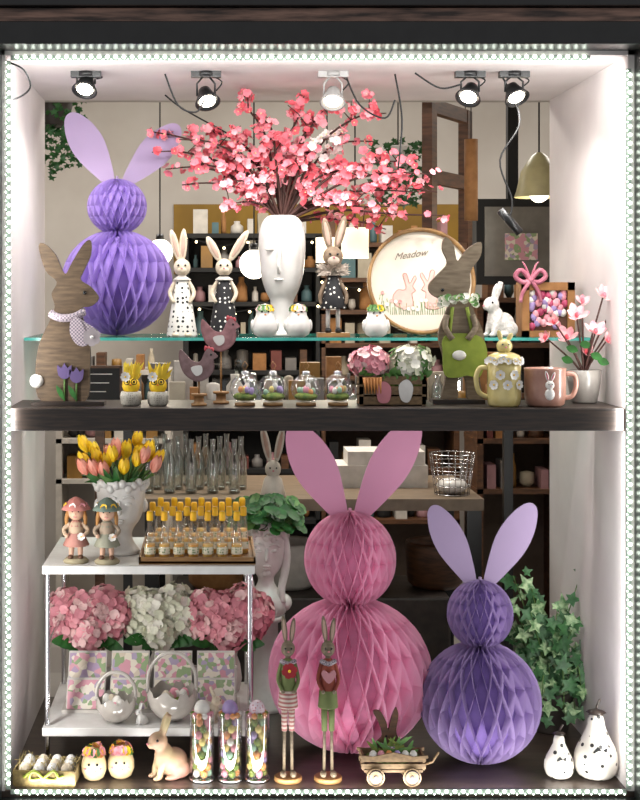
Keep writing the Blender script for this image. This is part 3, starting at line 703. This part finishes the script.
for y in(-12,12):
    for z in(19,26): b.box((0,y,z),(64,1.8,5),cwood)
    b.plate([(-34,30),(-20,29),(0,33),(20,29),(34,30),(34,27),(-34,27)],2,cwood,c=(0,y*1.05,0),sm=0)
for x in(-30,30): b.box((x,0,22),(2,24,14),cwood)
b.tube([(30,0,16),(40,-2,20),(46,-3,30)],1.4,cwood,6)
b.ell((0,0,25),(27,10,7),moss)
b.plate([(-14,26),(-16,38),(-10,46),(-14,60),(-19,70),(-12,70),(-6,60),(-4,52),(0,66),(4,74),(6,66),(4,52),(6,44),(12,36),(12,26)],5,bwood,sm=4)
b.ell((-6,-3,46),1.2,blk,6,4); b.tube([(-12,-4,38),(0,-6,36),(6,-4,40)],2.2,scarf,6,smooth=3)
for i in range(20): b.blade((-24+R()*48,-4,28),(-28+R()*56,-8,34+R()*14),4,green2 if R()<.6 else moss,bend=1)
for i in range(6): b.ell((-20+i*8,-9,29),(4,4,5),random.choice(eggc),8,6)
b.done()
pdots=mat('white_black_specks','#c9c2b8',.45,col2='#1a1816',kind='dots',scale=46,thr=.24,coat=.2)
for px,y,s in((559,.10,.86),(596,.10,1.28)):
    b=B('dotted_pear_ornament',px,y,ZF)
    b.lathe((0,0,0),[(x*s,z*s) for x,z in catmull([(8,0),(14,3),(17,11),(16,21),(11,31),(7,40),(6,46),(3,51),(0,52)],3,False)],pdots,26)
    b.tube([(0,0,50*s),(1,0,56*s),(4,0,61*s)],[1.3,1],dwood,6); b.lathe((0,0,50*s),[(7*s,0),(5*s,2*s),(0,4*s)],dwood,12,rip=.2,ripn=5)
    b.plate([(-6*s,24*s),(-2*s,28*s),(1*s,25*s),(5*s,27*s),(4*s,20*s),(1*s,21*s),(-3*s,19*s)],1.5,blackm,c=(0,-13.6*s,0),sm=0)
    b.done()
ivyl=mat('ivy_leaf','#3d6a38',.5,col2='#a3b98c',scale=70); ivy2=mat('ivy_leaf_dark','#1f4722',.5,col2='#3c6a3c',scale=60)
def ivyleaf(b,c,nrm,r,m):
    nrm=Vector(nrm).normalized(); a=nrm.orthogonal().normalized(); bb=nrm.cross(a); g0=R()*6.28
    rad=[.5,.95,.5,1.2,.5,.95,.5,.8,.35,.8]
    vs=[Vector(c)-nrm*r*.15]+[Vector(c)+(a*math.cos(g0+i*.6283)+bb*math.sin(g0+i*.6283))*r*rad[i] for i in range(10)]
    b.add(vs,[(0,i+1,(i+1)%10+1) for i in range(10)],m)
b=B('potted_ivy',549,.50,ZF)
b.lathe((0,0,0),[(18,0),(19,2),(24,34),(26,40),(23,40),(20,34),(0,33)],mat('dark_pot','#3a332e',.6),24)
for i in range(26):
    g=i/26*6.28; ex=-4+42*math.cos(g)*(.5+.5*R()); ez=66+R()*112; ey=22*math.sin(g)-8
    if i%3==0: pts=[(0,0,34),(ex*.8,ey-8,56+R()*20),(ex*1.0,ey-16,20+R()*30)]
    else: pts=[(0,0,34),(ex*.4,ey*.5,ez*.5+15),(ex,ey,ez)]
    p=catmull(pts,6,False); b.tube(p,[1,.4],stem,5)
    for q in range(16):
        c=Vector(random.choice(p[2:]))+Vector((R()-.5,R()-.5,R()-.5))*14; c.x=max(-42,min(32,c.x))
        ivyleaf(b,c,(R()-.5,-1,R()*.8),5.5+R()*5.5,ivyl if R()<.45 else ivy2)
b.done()
b=B('bust_planter_with_clover',266,.70,ZF)
b.lathe((0,0,0),[(19,0),(19,4),(13,8),(12,86),(19,90),(19,94)],MATS['white_laminate'],24)
z0=94
bust=catmull([(17,0),(20,3),(22,10),(20,18),(12,26),(8.5,32),(8.5,38),(13,44),(17,52),(19,64),(19.5,76),(19,86),(20,94)],3,False)+[(17,94),(15,84),(0,80)]
b.lathe((0,0,z0),bust,white,30,sy=.9)
for k in(-1,1):
    b.ell((k*17,0,z0+12),(9,11,9),white,14,10); b.ell((k*7,-15.5,z0+66),(3.8,2.4,2),white,10,6)
    b.tube([(k*2.5,-17.5,z0+71),(k*8,-17.5,z0+73),(k*13,-14,z0+70)],1.2,white,6,smooth=3)
    b.tube([(k*17,-2,z0+80),(k*20,-3,z0+62),(k*19,-4,z0+44),(k*15,-9,z0+28),(k*16,-11,z0+14)],[5,3.5],white,8,smooth=4)
b.tube([(0,-16,z0+70),(0,-20,z0+61),(0,-20.5,z0+58),(0,-16,z0+56)],[1.2,1.8,2.4,1.6],white,8)
b.ell((0,-15.5,z0+51),(4.5,2.4,1.5),white,10,6); b.ell((0,-14.5,z0+48.6),(3.6,2.4,1.5),white,10,6); b.ell((0,-10.5,z0+43),(5,4,4),white,10,6)
for i in range(70):
    g=R()*6.28; zz=78+R()*16; b.ell((math.cos(g)*19,math.sin(g)*17,z0+zz),(3+R()*2,3+R()*2,3+R()*2),white,8,6)
for i in range(190):
    g=R()*6.28; q=R()**.5*37; c=Vector((math.cos(g)*q,math.sin(g)*q*.8,z0+96+R()*26-q*.3))
    b.tube([(math.cos(g)*6,math.sin(g)*6,z0+86),c],.5,stem,4)
    b.flower(c,(math.cos(g)*.6+R()-.5,-.6,.8),4.5+R()*3,green if R()<.7 else green2,4,cup=.1,wd=.95)
b.done()
b=B('tall_white_rabbit_figurine',273,1.35,.80)
wl=mat('whitewashed_wood','#c4bcb0',.7)
b.lathe((0,0,0),[(12,0),(13,2),(9,18),(4,24)],wl,18); b.ell((0,0,28),(8,8,9),wl); face(b,(0,0,28),8,blk,pinkn)
b.ear((-3,0,34),(-11,0,72),8,wl,MATS['ear_inner']); b.ear((3,0,34),(10,0,70),8,wl,MATS['ear_inner']); b.done()

# ---------- ceiling spotlights ----------
bulb=mat('spot_bulb','#fff4e0',.3,emis=14); 
def spot(px,py,tilt,yl,housing=None,en=10):
    y=.26; b=B('ceiling_spotlight',px,y,ZCe); u=b.u
    h=(ZCe-wz(py,y))/u; hm=housing or black
    b.lathe((0,0,-5),[(8,0),(8,5)],hm,16); b.box((0,0,-3),(30,9,6),hm)
    for k in(-1,1): b.tube([(k*3,0,-5),(k*9,0,-h*.5),(k*9,0,-h)],1.1,hm,6)
    b.tube([(6,0,-4),(16,4,-h*.4),(10,6,-h+6)],.8,blackm,5,smooth=4)
    rot=(-.55,tilt,0)
    b.lathe((0,0,-h),[(4,9),(6,8),(8,2),(12,-7),(13,-9),(11.5,-9),(8,-3),(0,0)],hm,20,rot=rot,cap=False)
    Em=Euler(rot).to_matrix(); c=Vector((0,0,-h))+Em@Vector((0,0,-7)); b.ell(c,(8.5,8.5,3),bulb,14,8,rot=rot)
    b.done()
    l=bpy.data.lights.new('spot_lamp','SPOT'); l.energy=en; l.spot_size=math.radians(115); l.spot_blend=.8; l.color=(1,.96,.92); l.shadow_soft_size=.03
    lo=bpy.data.objects.new('spotlight_beam',l); bpy.context.scene.collection.objects.link(lo)
    dr=Em@Vector((0,0,-1)); lo.location=Vector((wx(px,y),y,ZCe))+ (c+dr*6)*u
    lo.rotation_euler=Vector((dr.x,.25,-1)).to_track_quat('-Z','Y').to_euler()
spot(86,84,.15,0); spot(206,96,-.25,0); spot(333,96,.1,0,mat('grey_housing','#8d8a88',.4)); spot(470,92,.4,0); spot(514,92,-.3,0)
b=B('hanging_cables',unit=1,loc=(0,0,0))
def W(px,py,y): return (wx(px,y),y,wz(py,y))
for path,y in (([(500,72),(520,120),(500,160),(512,200),(508,222)],.27),([(395,74),(402,120),(398,170)],.29),([(165,74),(178,105),(196,112),(204,100)],.22),([(8,62),(24,70),(30,88),(14,99),(6,90)],.02),([(415,73),(440,88),(462,84)],.25),([(345,74),(360,105),(385,118),(395,100)],.28),([(165,95),(185,110),(240,140)],.6)):
    b.tube([W(p[0],p[1],y) for p in path],.0025,blackm,6,smooth=6)
b.tube([W(500,210,.27),W(520,233,.27)],.012,black,12)
b.done()

# ---------- shop interior ----------
YR=3.3
slab2('wall_back',-2.4,3.4,YR,YR+.1,0,2.8,shopw)
slab2('wall_side',-2.5,-2.4,-.0,YR,0,2.8,shopw)
slab2('wall_side',3.4,3.5,-.0,YR,0,2.8,shopw)
slab2('ceiling',-2.5,3.5,YB,YR,2.8,2.9,shopw)
slab2('wall_front',-2.4,XL-.08,0,.06,0,2.8,shopw); slab2('wall_front',XR+.08,3.4,0,.06,0,2.8,shopw)
slab2('wall_front',-2.4,3.4,YB,YB+.04,ZCe+.0,2.8,shopw)
tile=mat('floor_tiles','#8c8783',.35,col2='#7b7672',kind='checker',scale=2.5)
slab2('floor',-2.5,3.5,YB,YR,-.05,0,tile)
slab2('trim_7',-.2,1.3,YR-.01,YR,1.6,1.94,mat('ochre_paint','#8f6d1a',.7,col2='#795a16',scale=4))
def goods(b,x0,x1,y,z,n,hmin,hmax,pal,dep=.12):
    x=x0
    while x<x1-.03:
        w=.025+R()*.05; h=hmin+R()*(hmax-hmin); m=random.choice(pal); t=R()
        if t<.45: b.box((x+w/2,y,z+h/2),(w*.9,dep,h),m)
        elif t<.8: b.lathe((x+w/2,y,z),[(w*.4,0),(w*.45,h*.1),(w*.42,h*.6),(w*.2,h*.8),(w*.22,h)],m,12)
        else: b.lathe((x+w/2,y,z),[(w*.2,0),(w*.45,h*.2),(w*.4,h*.7),(w*.15,h*.75)],m,12); 
        x+=w+.004+R()*.015
gw=mat('goods_white','#bfb9b0',.5)
pal=[gw,gw,kraft,mat('goods_red','#6a332c',.6),mat('goods_teal','#4a666a',.6),mat('goods_cream','#a39986',.6),bwood,mat('goods_pink','#9c7478',.6),mat('goods_grey','#6c6865',.5),blackm,mat('goods_amber','#86622a',.4),kraft,bwood]
lback=mat('shelf_back_brown','#5e5045',.8)
def unit(name,px0,px1,levels,y=3.0,back=None,pal=pal,h=(.07,.17),post=True,bd=None):
    x0=wx(px0,y);x1=wx(px1,y); zs=[wz(p,y) for p in levels]; b=B(name,unit=1,loc=(0,0,0))
    top=max(zs)
    for xx in(x0,x1): b.box((xx,y+.1,top/2),(.025,.3,top),bd or bwood)
    b.box(((x0+x1)/2,y+.24,top/2),(x1-x0,.01,top),back or dwood)
    for z in zs:
        b.box(((x0+x1)/2,y+.1,z),(x1-x0+.03,.3,.02),bd or bwood)
        goods(b,x0+.03,x1-.03,y+.03,z+.01,0,h[0],h[1],pal)
    b.done()
unit('stocked_shelving_unit',186,318,[236,270,304,338,372,420,470,520],back=blackm,h=(.05,.13),bd=blackm)
unit('stocked_shelving_unit',322,455,[245,280,312,345,378,424,470,520],back=lback,h=(.05,.14))
unit('stocked_shelving_unit',60,168,[372,402,440,480],y=2.6,back=shopw,h=(.04,.1),bd=gw)
unit('stocked_cabinet',478,560,[300,345,395,440,490],y=2.3,back=lback)
b=B('wall_shelf_box',unit=1,loc=W(512,243,1.9)); b.box((0,0,0),(.33,.3,.32),blackm); b.box((0,-.152,0),(.27,.01,.26),mat('screen_grey','#77736c',.3)); b.box((0,-.16,-.02),(.12,.02,.10),pr); b.box((0,0,(2.8-wz(243,1.9)+.16)/2),(.04,.04,2.8-wz(243,1.9)-.16),blackm); b.done()
b=B('hanging_wooden_frame',unit=1,loc=W(448,180,1.2),rz=1.05)
for sx in(-1,1): b.box((sx*.17,0,0),(.045,.035,.5),bwood)
for zz in(-.23,0,.23): b.box((0,0,zz),(.34,.03,.045),bwood)
for sx in(-1,1): b.tube([(sx*.17,0,.25),(sx*.17,0,2.8-wz(180,1.2))],.002,blackm,4)
b.done()
b=B('kraft_paper_roll',unit=1,loc=W(471,180,.98)); b.lathe((0,0,-.13),[(.022,0),(.022,.26)],kraft,18); b.tube([(0,0,.13),(0,0,2.8-wz(180,.98))],.002,blackm,4); b.done()
globe=mat('opal_globe','#fff6ea',.4,emis=2.2); shade=mat('linen_shade','#fbead0',.7,emis=.9)
def pendant(name,px,py,y,kind,r,en=5):
    b=B(name,unit=1,loc=W(px,py,y)); up=2.8-wz(py,y)
    if kind=='globe': b.ell((0,0,0),r,globe,24,16); b.lathe((0,0,r*.9),[(r*.35,0),(r*.25,r*.5)],black,14)
    elif kind=='drum': b.lathe((0,0,-r*1.1),[(r,0),(r,r*2.2)],shade,24)
    else:
        b.lathe((0,0,-r),[(r*1.15,0),(r*1.05,r*.3),(r*.85,r*1.2),(r*.4,r*1.9),(r*.15,r*2.1)],mat('bell_shade','#a89f74',.4),24,cap=False); b.ell((0,0,-r*.75),r*.5,globe,12,8)
    b.tube([(0,0,r),(0,0,up)],.003,blackm,5); b.done()
    l=bpy.data.lights.new('pendant_lamp','POINT'); l.energy=en; l.color=(1,.88,.7); l.shadow_soft_size=r
    lo=bpy.data.objects.new('pendant_glow',l); bpy.context.scene.collection.objects.link(lo); lo.location=Vector(W(px,py,y))+Vector((0,-.0,-r*1.6))
pendant('globe_pendant_lamp',254,264,1.7,'globe',.055); pendant('globe_pendant_lamp',160,252,1.9,'globe',.05)
pendant('drum_pendant_lamp',355,243,1.6,'drum',.05); pendant('drum_pendant_lamp',327,250,2.1,'drum',.045)
pendant('bell_pendant_lamp',539,176,1.1,'bell',.07,2)
b=B('fairy_lights',unit=1,loc=(0,0,0)); fb=mat('fairy_bulb','#ffe2a8',.4,emis=10)
for y,pa in((2.92,[(186,236),(220,246),(252,240),(285,248),(318,238)]),(2.92,[(322,280),(355,288),(390,282),(420,290),(455,281)]),(2.92,[(186,304),(230,312),(270,306),(318,304)])):
    pts=catmull([W(p[0],p[1],y) for p in pa],8,False); b.tube(pts,.002,blackm,4)
    for p in pts[::3]: b.ell(Vector(p)-Vector((0,0,.01)),.006,fb,6,4)
b.done()
tx0=wx(143,1.3); tx1=wx(484,1.3); ztab=.80
b=B('wooden_table',unit=1,loc=((tx0+tx1)/2,1.62,0)); w=tx1-tx0
b.box((0,0,ztab-.02),(w,.64,.04),mat('table_top_wood','#7d6c5a',.5,col2='#665644',scale=14,stretch=(1,8,1)))
for sx in(-1,1):
    for sy in(-1,1): b.box((sx*(w/2-.03),sy*.28,(ztab-.04)/2),(.05,.05,ztab-.04),black)
b.done()
slab2('low_storage_chest',tx0+.1,tx1-.08,1.5,1.9,0,.42,mat('dark_chest','#3a302b',.5,col2='#2a221e'),.01)
for i in range(4):
    b=B('storage_basket',unit=1,loc=(tx0+.25+i*.27,1.68,.422)); b.lathe((0,0,0),[(.08,0),(.1,.02),(.11,.16),(.105,.17),(.095,.16),(.085,.02)],[kraft,gw,MATS['goods_amber'],bwood][i],20); b.done()
gb=glass('bottle_glass','#dfe8e6',.25,.95)
for i in range(14):
    b=B('glass_bottle',unit=1,loc=(wx(148+i*7.2,1.45),1.45+.1*(i%3),ztab)); b.lathe((0,0,0),[(.018,0),(.021,.004),(.021,.11),(.009,.145),(.009,.18),(.011,.19)],gb,14,cap=False); b.lathe((0,0,.003),[(.017,0),(.018,.01)],chrome,10); b.done()
wm=mat('matt_white_card','#d9d5d0',.6)
b=B('gift_box_stack',unit=1,loc=(wx(378,1.68),1.68,ztab)); b.box((0,0,.04),(.34,.2,.08),wm); b.box((.02,0,.105),(.28,.18,.05),wm); b.box((0,-.102,.04),(.06,.002,.04),mat('gold_label','#c9a24a',.4)); b.done()
b=B('wire_basket',unit=1,loc=(wx(452,1.42),1.42,ztab))
for j in range(6): b.tube([(.075*math.cos(a/20*6.283)*(.8+.05*j),.075*math.sin(a/20*6.283)*(.8+.05*j),.003+j*.028) for a in range(21)],.002,chrome,4)
for a in range(20): g=a/20*6.283; b.tube([(.06*math.cos(g),.06*math.sin(g),0),(.079*math.cos(g),.079*math.sin(g),.143)],.0015,chrome,4)
b.ell((0,0,.03),(.055,.055,.028),white); b.done()
zb=wz(403,1.15)
b=B('display_bench',unit=1,loc=((wx(120,1.15)+wx(520,1.15))/2,1.17,0)); w=wx(520,1.15)-wx(120,1.15)
b.box((0,0,zb-.012),(w,.2,.024),dwood)
for sx in(-1,1): b.box((sx*(w/2-.02),.08,zb/2-.012),(.03,.03,zb-.024),black)
b.done()
b=B('rows_of_small_jars',unit=1,loc=(0,0,0)); gp=[gb,gb,clear,gw,gw,MATS['goods_cream'],kraft,gb,MATS['goods_amber'],MATS['goods_grey']]
goods(b,wx(128,1.2),wx(515,1.2),1.22,zb,0,.09,.17,gp,.04); goods(b,wx(128,1.12),wx(515,1.12),1.12,zb,0,.05,.10,gp,.04); b.done()
b=B('chalkboard_sign',unit=1,loc=W(100,402,1.0)); b.box((0,0,.055),(.13,.015,.11),blackm); 
for sx in(-1,1): b.box((sx*.068,0,.055),(.008,.02,.12),bwood)
for zz in(-.003,.113): b.box((0,0,zz),(.14,.02,.008),bwood)
b.box((0,.0,-.006-(wz(402,1.0))/2+.0),(.03,.03,wz(402,1.0)-.012),bwood)
for k in range(3): b.tube([(-.04,-.009,.09-k*.028),(.04-.01*k,-.009,.09-k*.028)],.002,white,4)
b.box((0,0,-wz(402,1.0)+.01),(.2,.2,.02),bwood); b.done()
b=B('hanging_plant',unit=1,loc=W(52,120,1.0))
b.lathe((0,0,-.02),[(.05,0),(.07,.08),(.065,.09),(0,.07)],MATS['dark_pot'],18); b.tube([(0,0,.08),(0,0,2.8-wz(120,1.0))],.003,blackm,4)
for i in range(380):
    g=R()*6.28;q=R()**.5*.11; ivyleaf(b,(math.cos(g)*q,math.sin(g)*q,.1-R()*.3*(1-q*2)),(R()-.5,-1,R()),.009+R()*.008,ivy2 if R()<.7 else green)
b.done()
b=B('hanging_plant',unit=1,loc=W(398,170,1.3)); b.lathe((0,0,-.0),[(.04,0),(.06,.07),(.055,.08),(0,.06)],white,18); b.tube([(0,0,.06),(0,0,2.8-wz(170,1.3))],.003,blackm,4)
for i in range(160):
    g=R()*6.28;q=R()**.5*.1; ivyleaf(b,(math.cos(g)*q,math.sin(g)*q,.1-R()*.22),(R()-.5,-1,R()),.012+R()*.01,ivy2)
b.done()

# ---------- lights ----------
def area(name,loc_,sx,sy,en,dirv,col=(1,.97,.93)):
    l=bpy.data.lights.new(name,'AREA'); l.shape='RECTANGLE'; l.size=sx; l.size_y=sy; l.energy=en; l.color=col
    o=bpy.data.objects.new(name,l); o.location=loc_; o.rotation_euler=Vector(dirv).to_track_quat('-Z','Y').to_euler(); bpy.context.scene.collection.objects.link(o); return o
cx=(XL+XR)/2; lc=(1,1,.97)
area('led_strip_emission_top',(cx,.012,2.08),1.45,.02,6.5,(0,1,-.75),lc)
area('led_strip_emission_bottom',(cx,.012,.275),1.45,.02,2.8,(0,1,.6),lc)
area('led_strip_emission_left',(XL+.012,.012,1.2),.02,1.7,5,(.9,1,0),lc)
area('led_strip_emission_right',(XR-.012,.012,1.2),.02,1.7,5,(-.9,1,0),lc)
for x in(-1.2,.5,2.2):
    area('shop_fill_light',(x,2.1,2.78),.8,.5,30,(0,0,-1),(1,.95,.88))  # unseen fill lamps added below the ceiling to light the shop interior
w=bpy.data.worlds.new('street_evening'); bpy.context.scene.world=w; w.use_nodes=True
w.node_tree.nodes['Background'].inputs[0].default_value=(.75,.75,.76,1); w.node_tree.nodes['Background'].inputs[1].default_value=.66
bpy.context.scene.view_settings.view_transform='Standard'
# ---------- camera ----------
cam=bpy.data.cameras.new('camera'); co=bpy.data.objects.new('camera',cam); bpy.context.scene.collection.objects.link(co)
co.location=(0,-D,CZ); co.rotation_euler=(math.pi/2,0,0); cam.lens=36*F/800; cam.sensor_width=36; cam.shift_x=(320-215)/800; cam.shift_y=-(400-295)/800
bpy.context.scene.camera=co
